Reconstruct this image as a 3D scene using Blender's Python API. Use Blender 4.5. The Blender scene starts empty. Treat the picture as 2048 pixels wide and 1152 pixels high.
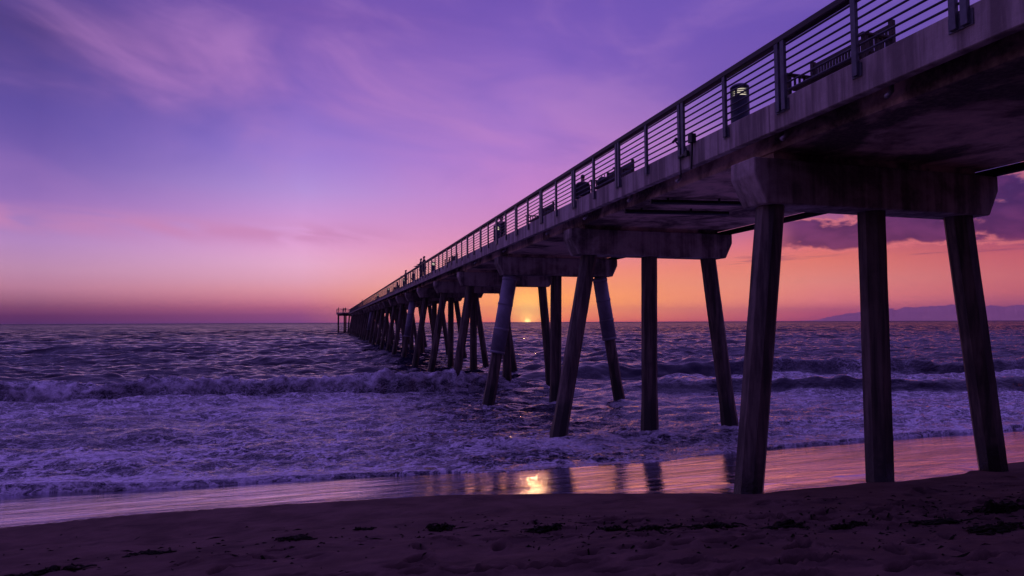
import bpy, bmesh, math, random
import numpy as np
from mathutils import Vector, Matrix
R = math.radians
SC = bpy.context.scene
COL = SC.collection
random.seed(7)
rng = np.random.default_rng(11)

# World axes: X = across the pier (to the right), Y = along the pier (out to sea), Z up, mean sea level 0.
EYE = 3.5
YAW, PITCH, ROLL, FPX = R(16.184), R(3.081), R(-.204), 1264.5
SUN_AZ, SUN_EL = R(17.58), R(.35)

# ------------------------------------------------------------------ camera
cam = bpy.data.cameras.new('camera')
cam.sensor_width = 36.0
cam.lens = 36.0 * FPX / 2048.0
cam.clip_start, cam.clip_end = .05, 120000.0
camo = bpy.data.objects.new('camera', cam)
COL.objects.link(camo)
_f = Vector((math.sin(YAW) * math.cos(PITCH), math.cos(YAW) * math.cos(PITCH), math.sin(PITCH)))
_r0 = Vector((math.cos(YAW), -math.sin(YAW), 0))
_u0 = _r0.cross(_f)
_r = _r0 * math.cos(ROLL) + _u0 * math.sin(ROLL)
_u = _u0 * math.cos(ROLL) - _r0 * math.sin(ROLL)
camo.matrix_world = Matrix(((_r.x, _u.x, -_f.x, 0), (_r.y, _u.y, -_f.y, 0), (_r.z, _u.z, -_f.z, EYE), (0, 0, 0, 1)))
SC.camera = camo
SC.view_settings.view_transform = 'Standard'
SC.view_settings.look = 'None'
SC.view_settings.exposure = 0.0
SC.view_settings.gamma = 1.0


# ------------------------------------------------------------------ node helpers
def lin(c):
    return tuple((v / 255 / 12.92) if v / 255 <= .04045 else ((v / 255 + .055) / 1.055) ** 2.4 for v in c[:3]) + (1.0,)


class NT:
    def __init__(self, tree):
        self.t = tree
        tree.nodes.clear()

    def n(self, typ, **kw):
        nd = self.t.nodes.new(typ)
        ins = kw.pop('ins', {})
        for k, v in kw.items():
            setattr(nd, k, v)
        for k, v in ins.items():
            self.put(nd.inputs[k], v)
        return nd

    def put(self, sock, v):
        if isinstance(v, bpy.types.NodeSocket):
            self.t.links.new(v, sock)
        else:
            sock.default_value = v

    def m(self, op, a, b=0.0, c=0.0, clamp=False):
        nd = self.n('ShaderNodeMath', operation=op, use_clamp=clamp)
        for i, v in enumerate((a, b, c)):
            self.put(nd.inputs[i], v)
        return nd.outputs[0]

    def ss(self, v, a, b, lo=0.0, hi=1.0, smooth=True):
        nd = self.n('ShaderNodeMapRange', interpolation_type='SMOOTHSTEP' if smooth else 'LINEAR')
        for i, q in enumerate((v, a, b, lo, hi)):
            self.put(nd.inputs[i], q)
        return nd.outputs[0]

    def mix(self, f, a, b, blend='MIX'):
        nd = self.n('ShaderNodeMix', data_type='RGBA', blend_type=blend)
        self.put(nd.inputs[0], f)
        self.put(nd.inputs[6], a)
        self.put(nd.inputs[7], b)
        return nd.outputs[2]

    def ramp(self, fac, stops, interp='LINEAR'):
        nd = self.n('ShaderNodeValToRGB')
        cr = nd.color_ramp
        cr.interpolation = interp
        while len(cr.elements) < len(stops):
            cr.elements.new(.5)
        for e, (p, c) in zip(cr.elements, stops):
            e.position = p
            e.color = c
        self.put(nd.inputs[0], fac)
        return nd.outputs[0]

    def vmul(self, v, s):
        nd = self.n('ShaderNodeVectorMath', operation='MULTIPLY')
        self.put(nd.inputs[0], v)
        nd.inputs[1].default_value = s
        return nd.outputs[0]

    def noise(self, vec, scale, detail=4, rough=.55, dist=0.0, typ='FBM', out=0):
        nd = self.n('ShaderNodeTexNoise', noise_type=typ, normalize=True)
        self.put(nd.inputs['Vector'], vec)
        nd.inputs['Scale'].default_value = scale
        nd.inputs['Detail'].default_value = detail
        nd.inputs['Roughness'].default_value = rough
        nd.inputs['Distortion'].default_value = dist
        return nd.outputs[out]

    def bump(self, h, strength, dist, normal=None):
        nd = self.n('ShaderNodeBump')
        self.put(nd.inputs['Strength'], strength)
        nd.inputs['Distance'].default_value = dist
        self.put(nd.inputs['Height'], h)
        if normal is not None:
            self.put(nd.inputs['Normal'], normal)
        return nd.outputs[0]


# ------------------------------------------------------------------ sky
world = bpy.data.worlds.new('World')
SC.world = world
world.use_nodes = True
T = NT(world.node_tree)
dirv = T.n('ShaderNodeTexCoord').outputs['Generated']
sep = T.n('ShaderNodeSeparateXYZ', ins={0: dirv})
dx, dy, dz = sep.outputs
el = T.m('MULTIPLY', T.m('ARCSINE', dz), 57.29578)
az = T.m('MULTIPLY', T.m('ARCTAN2', dx, dy), 57.29578)
elp = T.m('MAXIMUM', el, 0.0)
pos = T.m('SQRT', T.m('DIVIDE', elp, 90.0))


HAZE_D, HAZE_TOP, HAZE_R = 4e-5, 530.0, 24000.0
HAZE_C = (.105, .055, .19)


def skyramp(tab):
    """stops are (elevation, sRGB seen from the beach); the air of the haze box is taken off again"""
    out = []
    for e, c_ in tab:
        tr = math.exp(-HAZE_D * min(HAZE_R, HAZE_TOP / max(math.sin(math.radians(e)), 1e-4)))
        l_ = [max((v - (1 - tr) * h) / tr, .35 * v) for v, h in zip(lin(c_), HAZE_C)]
        out.append((math.sqrt(e / 90.0), (*l_, 1)))
    return T.ramp(pos, out)


HIGH = [(34, (124, 96, 192)), (55, (146, 114, 228)), (90, (152, 118, 236))]
sky_left = skyramp([(0, (72, 48, 108)), (.55, (92, 52, 102)), (1.1, (122, 74, 112)), (1.7, (150, 97, 128)), (2.6, (180, 123, 152)),
                    (4, (187, 138, 174)), (6, (177, 135, 192)), (8.8, (143, 110, 184)), (12.2, (116, 93, 173)), (15.6, (94, 79, 160)),
                    (21, (74, 61, 130))] + [(32, (104, 84, 180)), (55, (146, 114, 228)), (90, (152, 118, 236))])
sky_mid = skyramp([(0, (112, 70, 132)), (.65, (136, 78, 128)), (1.3, (172, 98, 133)), (2.0, (203, 126, 148)), (2.8, (218, 147, 163)),
                   (3.7, (222, 160, 184)), (5, (227, 170, 203)), (7, (224, 162, 212)), (9.1, (206, 152, 213)), (11.3, (180, 146, 216)),
                   (14.4, (152, 124, 211)), (19, (132, 102, 192)), (25.7, (116, 84, 172))] + HIGH)
sky_sun = skyramp([(0, (226, 104, 100)), (.9, (248, 148, 95)), (1.8, (252, 160, 98)), (3.2, (250, 156, 108)), (4.6, (245, 148, 128)),
                   (6.5, (226, 140, 165)), (9, (208, 136, 190)), (11.5, (196, 132, 202)), (15, (176, 124, 204)), (19, (154, 114, 200)),
                   (23, (130, 97, 190)), (28, (112, 84, 178))] + HIGH)
sky_right = skyramp([(0, (150, 70, 115)), (.6, (182, 88, 120)), (1.6, (205, 115, 128)), (3.25, (216, 130, 128)), (5, (220, 120, 112)),
                     (6.3, (214, 108, 118)), (8, (170, 92, 130)), (10, (120, 80, 145)), (14, (120, 85, 165)), (24, (104, 80, 174))] + HIGH)
sky_edge = skyramp([(0, (118, 64, 122)), (.8, (150, 82, 122)), (2, (184, 98, 118)), (3.2, (194, 105, 118)), (4.6, (192, 96, 112)),
                    (6, (160, 76, 112)), (8, (100, 62, 122)), (10, (84, 64, 134)), (16, (84, 66, 146))] + HIGH)
sky_back = skyramp([(0, (46, 34, 62)), (6, (52, 40, 76)), (16, (60, 46, 102)), (45, (92, 70, 160)), (90, (152, 118, 236))])
c = T.mix(T.ss(az, -150, -50), sky_back, sky_left)
c = T.mix(T.ss(az, -21, -2.3, smooth=False), c, sky_mid)
c = T.mix(T.ss(az, -2.3, 17.6, smooth=False), c, sky_sun)
c = T.mix(T.ss(az, 17.6, 42.5, smooth=False), c, sky_right)
c = T.mix(T.ss(az, 42.5, 54.7, smooth=False), c, sky_edge)
c = T.mix(T.ss(az, 70, 150), c, sky_back)
# cirrus: soft pink veils drawn out along the wind
ae = T.n('ShaderNodeCombineXYZ', ins={0: az, 1: el, 2: 0.0}).outputs[0]
tilt = T.n('ShaderNodeVectorRotate', rotation_type='Z_AXIS', ins={'Vector': ae, 'Angle': R(9)}).outputs[0]
cn1 = T.noise(T.vmul(tilt, (.06, .145, 1)), 1.0, 6, .52, .7)
cn2 = T.noise(T.vmul(tilt, (.10, .50, 1)), 1.0, 4, .52, .9)
cn = T.m('ADD', T.m('MULTIPLY', cn1, .86), T.m('MULTIPLY', cn2, .14))


def band(centre, width, a0, a1, a2, a3):
    d = T.m('DIVIDE', T.m('SUBTRACT', el, centre), width)
    g = T.m('EXPONENT', T.m('MULTIPLY', T.m('MULTIPLY', d, d), -1.0))
    w = T.m('MULTIPLY', T.ss(az, a0, a1), T.ss(az, a2, a3, 1, 0))
    return T.m('MULTIPLY', g, w)


veil_hi = T.m('MULTIPLY', band(20.2, 4.0, -28, -12, 12, 28), T.ss(cn, .30, .68))
c = T.mix(T.m('MULTIPLY', veil_hi, .60), c, lin((186, 128, 200)))
veil_mid = T.m('MULTIPLY', band(13.5, 3.4, 2, 16, 24, 40), T.ss(cn, .38, .66))
c = T.mix(T.m('MULTIPLY', veil_mid, .6), c, lin((212, 140, 208)))
veil_low = T.m('MULTIPLY', band(7.6, .95, -40, -26, -2, 12), T.ss(cn2, .30, .6))
c = T.mix(T.m('MULTIPLY', veil_low, .72), c, lin((212, 140, 188)))
veil_all = T.m('MULTIPLY', T.ss(el, 4, 12), T.ss(cn, .46, .7))
c = T.mix(T.m('MULTIPLY', veil_all, .26), c, lin((196, 140, 205)))
gap = T.m('MULTIPLY', T.ss(el, 9, 14), T.ss(cn1, .47, .3))
c = T.mix(T.m('MULTIPLY', gap, .16), c, lin((92, 80, 176)))
# cumulus bank low on the right
bank = T.m('MULTIPLY', T.ss(az, 37.5, 41.0), T.ss(az, 66, 90, 1, 0))
kn = T.noise(T.vmul(ae, (.24, .50, 1)), 1.0, 8, .58, .3)
kn2 = T.noise(T.vmul(ae, (.05, .9, 1)), 1.0, 5, .6, .5)
top = T.m('ADD', 8.3, T.m('MULTIPLY', T.ss(az, 40, 54), 2.2))
body = T.m('MULTIPLY', T.ss(el, 5.0, 6.6), T.ss(T.m('SUBTRACT', el, top), -1.2, 1.4, 1, 0))
dens = T.m('ADD', kn, T.m('MULTIPLY', T.m('SUBTRACT', body, .5), .30))
cum = T.m('MULTIPLY', T.ss(dens, .475, .60), T.m('MULTIPLY', bank, T.ss(body, .02, .25)))
ccol = T.mix(T.ss(kn, .42, .66), lin((60, 28, 80)), lin((100, 46, 100)))
ccol = T.mix(T.ss(el, 5.0, 6.4, 1, 0), ccol, lin((112, 44, 84)))
lit = T.m('MULTIPLY', T.m('MULTIPLY', T.ss(dens, .42, .49), T.ss(dens, .51, .58, 1, 0)), T.m('MULTIPLY', bank, T.ss(body, .02, .25)))
c = T.mix(T.m('MULTIPLY', lit, .55), c, lin((240, 128, 126)))
c = T.mix(T.m('MULTIPLY', cum, .86), c, ccol)
wisps = T.m('MULTIPLY', T.m('MULTIPLY', T.ss(kn2, .55, .63), T.ss(az, 30, 38)), T.m('MULTIPLY', T.ss(el, 4.2, 5.0), T.ss(el, 5.6, 6.4, 1, 0)))
c = T.mix(T.m('MULTIPLY', wisps, .7), c, lin((126, 62, 100)))
# glow round the setting sun
sdir = (math.sin(SUN_AZ) * math.cos(SUN_EL), math.cos(SUN_AZ) * math.cos(SUN_EL), math.sin(R(.06)))
dot = T.n('ShaderNodeVectorMath', operation='DOT_PRODUCT', ins={0: dirv, 1: sdir}).outputs['Value']
ang = T.m('MULTIPLY', T.m('ARCCOSINE', T.m('MINIMUM', dot, 1.0)), 57.29578)
ax = T.m('SUBTRACT', az, math.degrees(SUN_AZ))
ey = T.m('SUBTRACT', el, 1.15)
g1 = T.m('EXPONENT', T.m('MULTIPLY', T.m('ADD', T.m('MULTIPLY', T.m('MULTIPLY', ax, ax), .38), T.m('MULTIPLY', T.m('MULTIPLY', ey, ey), .48)), -1.0))
c = T.mix(T.m('MULTIPLY', g1, .8), c, (2.0, 1.12, .21, 1))
core = T.m('EXPONENT', T.m('MULTIPLY', T.m('MULTIPLY', ang, ang), -2.4))
glow = T.mix(core, (0, 0, 0, 1), (1.5, .76, .15, 1))
c = T.mix(1.0, c, glow, 'ADD')
disc = T.ss(ang, .30, .50, 1, 0)
c = T.mix(disc, c, (4.8, 2.9, .8, 1))
bg = T.n('ShaderNodeBackground', ins={'Color': c, 'Strength': 1.0})
wo = T.n('ShaderNodeOutputWorld')
T.t.links.new(bg.outputs[0], wo.inputs[0])

# ------------------------------------------------------------------ sun
sl = bpy.data.lights.new('sun', 'SUN')
sl.energy = .04
sl.angle = R(.9)
sl.color = (1.0, .50, .20)
suno = bpy.data.objects.new('sun', sl)
COL.objects.link(suno)
suno.rotation_euler = Vector((math.sin(SUN_AZ) * math.cos(SUN_EL), math.cos(SUN_AZ) * math.cos(SUN_EL), math.sin(SUN_EL))).to_track_quat('Z', 'Y').to_euler()
suno.location = (0, 0, 60)


# ------------------------------------------------------------------ materials
def newmat(name):
    m = bpy.data.materials.new(name)
    m.use_nodes = True
    t = NT(m.node_tree)
    out = t.n('ShaderNodeOutputMaterial')
    p = t.n('ShaderNodeBsdfPrincipled')
    t.t.links.new(p.outputs[0], out.inputs[0])
    t.p, t.out = p, out
    t.pos = t.n('ShaderNodeNewGeometry').outputs['Position']
    return m, t


def plain(name, col, rough=.6, metal=0.0, var=.25, scale=6.0, bump=.15):
    m, t = newmat(name)
    n = t.noise(t.pos, scale, 6, .6)
    a = tuple(v * (1 - var) for v in col[:3]) + (1,)
    b = tuple(min(1, v * (1 + var)) for v in col[:3]) + (1,)
    t.put(t.p.inputs['Base Color'], t.mix(t.ss(n, .3, .7), a, b))
    t.put(t.p.inputs['Roughness'], t.ss(n, .2, .8, rough * .8, min(1, rough * 1.2)))
    t.p.inputs['Metallic'].default_value = metal
    t.put(t.p.inputs['Normal'], t.bump(n, bump, .01))
    return m


def concrete(name, light, dark, streak=.5, rough=.85):
    m, t = newmat(name)
    big = t.noise(t.pos, .7, 6, .62, .4)
    fine = t.noise(t.pos, 14, 6, .65)
    st = t.noise(t.vmul(t.pos, (5.0, 5.0, .35)), 1.0, 4, .6)
    pits = t.noise(t.pos, 40, 2, .5)
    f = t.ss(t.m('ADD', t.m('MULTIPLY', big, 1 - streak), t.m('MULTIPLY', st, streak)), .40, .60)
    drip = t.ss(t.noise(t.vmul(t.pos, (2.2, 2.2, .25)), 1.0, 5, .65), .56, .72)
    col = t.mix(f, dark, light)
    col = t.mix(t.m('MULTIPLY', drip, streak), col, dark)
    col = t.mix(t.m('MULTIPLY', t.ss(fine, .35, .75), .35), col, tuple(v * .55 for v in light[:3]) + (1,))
    t.put(t.p.inputs['Base Color'], col)
    t.p.inputs['Roughness'].default_value = rough
    t.p.inputs['Specular IOR Level'].default_value = .3
    h = t.m('ADD', t.m('MULTIPLY', fine, .7), t.m('MULTIPLY', t.ss(pits, .3, .45), .3))
    t.put(t.p.inputs['Normal'], t.bump(h, .5, .012))
    return m


M = {}
M['fascia'] = concrete('weathered_fascia_concrete', (.50, .43, .40, 1), (.20, .165, .155, 1), .75)
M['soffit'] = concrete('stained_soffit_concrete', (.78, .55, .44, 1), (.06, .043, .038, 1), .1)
M['cap'] = concrete('pile_cap_concrete', (.50, .41, .38, 1), (.09, .068, .065, 1), .34)

# piles: concrete with a dark belt of mussels and weed above the water
m, t = newmat('pile_concrete')
st = t.noise(t.vmul(t.pos, (7, 7, .5)), 1.0, 5, .6)
big = t.noise(t.pos, 1.4, 6, .65)
spk = t.noise(t.pos, 30, 3, .6)
zz = t.n('ShaderNodeSeparateXYZ', ins={0: t.pos}).outputs[2]
col = t.mix(t.ss(st, .35, .68), (.036, .026, .024, 1), (.165, .125, .11, 1))
col = t.mix(t.ss(big, .45, .75, 0, .6), col, (.035, .025, .023, 1))
col = t.mix(t.ss(spk, .70, .78, 0, .5), col, (.28, .24, .22, 1))
belt = t.ss(t.m('ADD', zz, t.m('MULTIPLY', big, -1.6)), -.1, .7, 1, 0)
col = t.mix(belt, col, (.016, .014, .012, 1))
t.put(t.p.inputs['Base Color'], col)
t.put(t.p.inputs['Roughness'], t.m('SUBTRACT', .75, t.m('MULTIPLY', belt, .35)))
hh = t.m('ADD', t.m('MULTIPLY', t.noise(t.pos, 18, 5, .65), .5), t.m('MULTIPLY', t.m('MULTIPLY', belt, t.noise(t.pos, 26, 3, .6)), 1.6))
t.put(t.p.inputs['Normal'], t.bump(hh, .6, .02))
M['pile'] = m
M['sleeve'] = plain('grey_plastic_jacket', (.20, .19, .24), .5, 0, .28, 1.6, .08)
M['steel'] = plain('painted_steel', (.10, .105, .125), .42, .25, .25, 9, .08)
M['handrail'] = plain('dark_handrail_timber', (.035, .028, .026), .6, 0, .3, 12, .2)
M['wood'] = plain('dark_bench_timber', (.05, .038, .032), .65, 0, .4, 10, .25)
M['bollard'] = plain('bollard_paint', (.035, .045, .075), .4, .1, .2, 7, .05)
M['pipe'] = plain('galvanised_pipe', (.30, .29, .30), .4, .6, .3, 10, .1)
M['black_iron'] = plain('black_iron', (.02, .02, .022), .5, .3, .3, 10, .1)
M['kelp'] = plain('wet_kelp', (.012, .010, .006), .8, 0, .5, 20, .2)
next(n_ for n_ in M['kelp'].node_tree.nodes if n_.type == 'BSDF_PRINCIPLED').inputs['Specular IOR Level'].default_value = .1
M['skin'] = plain('skin', (.36, .22, .16), .55, 0, .1, 9, .05)
M['hair'] = plain('dark_hair', (.018, .013, .011), .6, 0, .3, 60, .2)
M['cloth_black'] = plain('black_cloth', (.018, .017, .02), .9, 0, .3, 30, .2)
M['cloth_navy'] = plain('navy_cloth', (.025, .03, .055), .9, 0, .3, 30, .2)
M['cloth_grey'] = plain('grey_cloth', (.06, .058, .06), .9, 0, .3, 30, .2)
m, t = newmat('lit_lamp_glass')
t.p.inputs['Base Color'].default_value = (.8, .75, .65, 1)
t.p.inputs['Emission Color'].default_value = (1, .86, .66, 1)
t.p.inputs['Emission Strength'].default_value = 1.1
M['lamp'] = m
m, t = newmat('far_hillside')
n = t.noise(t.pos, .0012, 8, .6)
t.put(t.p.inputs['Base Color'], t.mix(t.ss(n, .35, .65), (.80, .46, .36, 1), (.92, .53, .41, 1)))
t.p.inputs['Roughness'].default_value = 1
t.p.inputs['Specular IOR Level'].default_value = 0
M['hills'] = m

# sand: dry above the swash line, wet and mirror-like below it
m, t = newmat('beach_sand')
wet = t.n('ShaderNodeAttribute', attribute_name='wet').outputs['Fac']
grain = t.noise(t.pos, 160, 3, .6)
mott = t.noise(t.pos, 1.6, 7, .62, .3)
edge = t.noise(t.pos, 9, 6, .65)
w = t.ss(t.m('ADD', wet, t.m('MULTIPLY', t.m('SUBTRACT', edge, .5), .5)), .38, .62)
dry_c = t.mix(t.ss(mott, .3, .7), (.072, .042, .037, 1), (.134, .080, .070, 1))
damp_and_shade = t.noise(t.vmul(t.pos, (1.1, 2.6, 1)), 1.0, 7, .64, .5)
dry_c = t.mix(t.ss(damp_and_shade, .52, .70, 0, .6), dry_c, (.022, .013, .015, 1))
trod = t.n('ShaderNodeAttribute', attribute_name='damp_and_shade').outputs['Fac']
dry_c = t.mix(t.m('MULTIPLY', trod, t.ss(mott, .3, .6, .35, .8)), dry_c, (.014, .009, .010, 1))  # footprint hollows darkened in the colour, standing in for their shade
dry_c = t.mix(t.ss(grain, .35, .7, 0, .5), dry_c, (.045, .028, .030, 1))
dry_c = t.mix(t.ss(t.noise(t.pos, 34, 4, .6), .70, .76), dry_c, (.02, .013, .012, 1))
flow = t.noise(t.vmul(t.pos, (.55, 3.2, 1)), 1.0, 6, .6, .8)
flow2 = t.noise(t.vmul(t.pos, (2.2, 11, 1)), 1.0, 5, .6, .5)
t.put(t.p.inputs['Base Color'], dry_c)
t.p.inputs['Roughness'].default_value = .95
t.p.inputs['Specular IOR Level'].default_value = .08
hd = t.m('ADD', t.m('MULTIPLY', grain, .25), t.m('MULTIPLY', t.noise(t.pos, 22, 5, .6), .75))
t.put(t.p.inputs['Normal'], t.bump(hd, .5, .02))
pw = t.n('ShaderNodeBsdfPrincipled')
t.put(pw.inputs['Base Color'], t.mix(t.ss(flow, .3, .7), (.020, .012, .013, 1), (.05, .032, .032, 1)))
t.put(pw.inputs['Roughness'], t.ss(flow, .42, .74, .05, .16))
pw.inputs['IOR'].default_value = 3.0
wb = t.bump(flow2, .10, .02)
wb = t.bump(flow, .22, .08, wb)
wb = t.bump(t.noise(t.pos, 55, 3, .6), .05, .004, wb)
t.put(pw.inputs['Normal'], wb)
slick = t.n('ShaderNodeVectorRotate', rotation_type='Z_AXIS', ins={'Vector': t.pos, 'Angle': R(-14)}).outputs[0]
slk = t.noise(t.vmul(slick, (.32, 2.0, 1)), 1.0, 6, .62, .7)
film = t.n('ShaderNodeBsdfGlossy', ins={'Color': (.90, .86, .97, 1), 'Roughness': t.ss(flow, .42, .74, .065, .14), 'Normal': wb})
wm = t.n('ShaderNodeMixShader', ins={0: t.m('MULTIPLY', t.ss(slk, .42, .62, .95, .25), t.ss(flow2, .3, .7, 1.0, .85))})
t.t.links.new(pw.outputs[0], wm.inputs[1])
t.t.links.new(film.outputs[0], wm.inputs[2])
ms = t.n('ShaderNodeMixShader', ins={0: w})
t.t.links.new(t.p.outputs[0], ms.inputs[1])
t.t.links.new(wm.outputs[0], ms.inputs[2])
t.t.links.new(ms.outputs[0], t.out.inputs[0])
M['sand'] = m

# sea: dark water, foam where the surf has broken
m, t = newmat('sea_water')
foam = t.n('ShaderNodeAttribute', attribute_name='foam').outputs['Fac']
turb = t.n('ShaderNodeAttribute', attribute_name='turb').outputs['Fac']
flat = t.n('ShaderNodeSeparateXYZ', ins={0: t.pos})
p2 = t.n('ShaderNodeCombineXYZ', ins={0: flat.outputs[0], 1: flat.outputs[1], 2: t.m('MULTIPLY', flat.outputs[2], 1.5)}).outputs[0]
warp = t.n('ShaderNodeTexNoise', ins={'Vector': p2, 'Scale': .9, 'Detail': 3.0})
off = t.n('ShaderNodeVectorMath', operation='SCALE', ins={0: warp.outputs['Color'], 'Scale': .9}).outputs[0]
pv = t.n('ShaderNodeVectorMath', operation='ADD', ins={0: p2, 1: off}).outputs[0]
pv = t.vmul(pv, (1.2, 1.9, 1.9))


def vein(scale, detail, seedv):
    q = t.n('ShaderNodeVectorMath', operation='ADD', ins={0: pv, 1: seedv}).outputs[0]
    n_ = t.noise(q, scale, detail, .6, .25)
    return t.m('ABSOLUTE', t.m('SUBTRACT', n_, .5))


wd = t.m('MULTIPLY', foam, .022)
v1 = t.ss(t.m('SUBTRACT', vein(.9, 6, (0, 0, 0)), t.m('MULTIPLY', wd, 1.5)), -.012, .022, 1, 0)
v2 = t.ss(t.m('SUBTRACT', vein(2.3, 5, (7.3, 1.9, 4.1)), wd), -.016, .026, 1, 0)
v3 = t.ss(t.m('SUBTRACT', vein(6.0, 4, (3.1, 8.2, 2.2)), wd), -.02, .035, 1, 0)
lace = t.m('MAXIMUM', v1, t.m('MAXIMUM', t.m('MULTIPLY', v2, .9), t.m('MULTIPLY', v3, .55)))
pn = t.m('ADD', t.m('MULTIPLY', t.noise(pv, .42, 7, .64), .55), t.m('MULTIPLY', t.noise(pv, 2.2, 6, .65), .45))
patch = t.ss(t.m('ADD', pn, t.m('MULTIPLY', foam, .34)), .755, .925)
fm = t.m('MULTIPLY', t.m('MAXIMUM', t.m('MULTIPLY', lace, t.ss(foam, .05, .6)), patch), t.ss(foam, .02, .16), clamp=True)
tn = t.noise(p2, 1.6, 7, .68, .3)
fm = t.m('MAXIMUM', fm, t.m('MULTIPLY', t.ss(turb, .05, .3), t.ss(t.m('ADD', tn, t.m('MULTIPLY', turb, .30)), .66, .98)), clamp=True)
t.p.inputs['Base Color'].default_value = (.012, .010, .030, 1)
t.put(t.p.inputs['Roughness'], t.m('ADD', t.ss(flat.outputs[1], 80, 600, .05, .18), t.ss(flat.outputs[1], 260, 3000, 0, .16)))
t.p.inputs['IOR'].default_value = 1.333
t.put(t.p.inputs['Specular IOR Level'], t.m('ADD', t.ss(flat.outputs[1], 36, 200, .46, .03), t.ss(flat.outputs[1], 30, 42, t.ss(flat.outputs[1], 17, 22, .0, .40), 0)))
pr = t.vmul(t.pos, (.55, 1.0, 1.0))
r1 = t.noise(pr, 2.6, 6, .62, .3)
r2 = t.noise(pr, .45, 6, .6, .2)
r3 = t.noise(pr, .06, 5, .6, .2)
calm = t.ss(t.noise(t.vmul(t.pos, (.010, .062, 0)), 1.0, 4, .55), .50, .62)
calm = t.m('MAXIMUM', calm, t.m('MULTIPLY', t.ss(flat.outputs[1], 35, 36.5), t.ss(flat.outputs[1], 41, 47, 1, 0)))
rip = t.m('SUBTRACT', 1.0, t.m('MULTIPLY', calm, .72))
nb = t.bump(r3, t.m('MULTIPLY', rip, .8), 3.2)
nb = t.bump(r2, rip, .6, nb)
nb = t.bump(r1, t.m('MULTIPLY', rip, .55), .07, nb)
# steep little wave faces, seen mostly from their shoreward side
cn_ = t.n('ShaderNodeTexNoise', ins={'Vector': t.vmul(t.pos, (.30, 1.0, 1.0)), 'Scale': .75, 'Detail': 6.0, 'Roughness': .62})
cv = t.n('ShaderNodeVectorMath', operation='SUBTRACT', ins={0: cn_.outputs['Color'], 1: (.5, .57, .5)}).outputs[0]
cv = t.vmul(cv, (.55, 1.25, 0.0))
cv = t.n('ShaderNodeVectorMath', operation='SCALE', ins={0: cv, 'Scale': t.m('MULTIPLY', t.ss(flat.outputs[1], 36, 90), rip)}).outputs[0]
nb = t.n('ShaderNodeVectorMath', operation='NORMALIZE', ins={0: t.n('ShaderNodeVectorMath', operation='ADD', ins={0: nb, 1: cv}).outputs[0]}).outputs[0]
t.put(t.p.inputs['Normal'], nb)
pf = t.n('ShaderNodeBsdfPrincipled')
fn = t.noise(p2, 16, 5, .7)
t.put(pf.inputs['Base Color'], t.mix(t.ss(fn, .3, .7), (.42, .41, .49, 1), (.88, .86, .96, 1)))
pf.inputs['Roughness'].default_value = .7
pf.inputs['Subsurface Weight'].default_value = 0
t.put(pf.inputs['Normal'], t.bump(t.m('ADD', fm, t.m('MULTIPLY', fn, .6)), .7, .05))
ms = t.n('ShaderNodeMixShader', ins={0: t.m('MULTIPLY', fm, .92)})
t.t.links.new(t.p.outputs[0], ms.inputs[1])
t.t.links.new(pf.outputs[0], ms.inputs[2])
t.t.links.new(ms.outputs[0], t.out.inputs[0])
M['sea'] = m


# ------------------------------------------------------------------ object helpers
def tag(o, label=None, cat=None, group=None, kind=None):
    if label: o['label'] = label
    if cat: o['category'] = cat
    if group: o['group'] = group
    if kind: o['kind'] = kind
    return o


def thing(name, label, cat, loc, rz=0.0, group=None):
    o = bpy.data.objects.new(name, None)
    o.empty_display_size = .3
    COL.objects.link(o)
    o.location = loc
    o.rotation_euler = (0, 0, rz)
    return tag(o, label, cat, group)


def obj(name, bm, mat, parent=None, origin=(0, 0, 0), smooth=False):
    """links a bmesh as ONE object; coordinates are given relative to origin's space"""
    me = bpy.data.meshes.new(name)
    bmesh.ops.recalc_face_normals(bm, faces=bm.faces[:])
    if origin != (0, 0, 0):
        bmesh.ops.translate(bm, verts=bm.verts[:], vec=(-origin[0], -origin[1], -origin[2]))
    bm.to_mesh(me)
    bm.free()
    if smooth:
        me.polygons.foreach_set('use_smooth', [True] * len(me.polygons))
    me.materials.append(M[mat])
    o = bpy.data.objects.new(name, me)
    COL.objects.link(o)
    if parent is not None:
        o.parent = parent
    return o


def box(bm, x0, x1, y0, y1, z0, z1, bev=0.0):
    vs = [bm.verts.new((x, y, z)) for x in (x0, x1) for y in (y0, y1) for z in (z0, z1)]
    fs = [(0, 1, 3, 2), (4, 6, 7, 5), (0, 4, 5, 1), (2, 3, 7, 6), (0, 2, 6, 4), (1, 5, 7, 3)]
    faces = [bm.faces.new([vs[i] for i in f]) for f in fs]
    if bev:
        es = list({e for f in faces for e in f.edges})
        bmesh.ops.bevel(bm, geom=es, offset=bev, segments=1, affect='EDGES')


def prism(bm, pts, y0, y1, bev=0.0):
    """extrude an (x, z) outline along y"""
    a = [bm.verts.new((x, y0, z)) for x, z in pts]
    b = [bm.verts.new((x, y1, z)) for x, z in pts]
    n = len(pts)
    fs = [bm.faces.new(a), bm.faces.new(b[::-1])]
    fs += [bm.faces.new((a[i], b[i], b[(i + 1) % n], a[(i + 1) % n])) for i in range(n)]
    if bev:
        es = list({e for f in fs for e in f.edges})
        bmesh.ops.bevel(bm, geom=es, offset=bev, segments=1, affect='EDGES')


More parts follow.
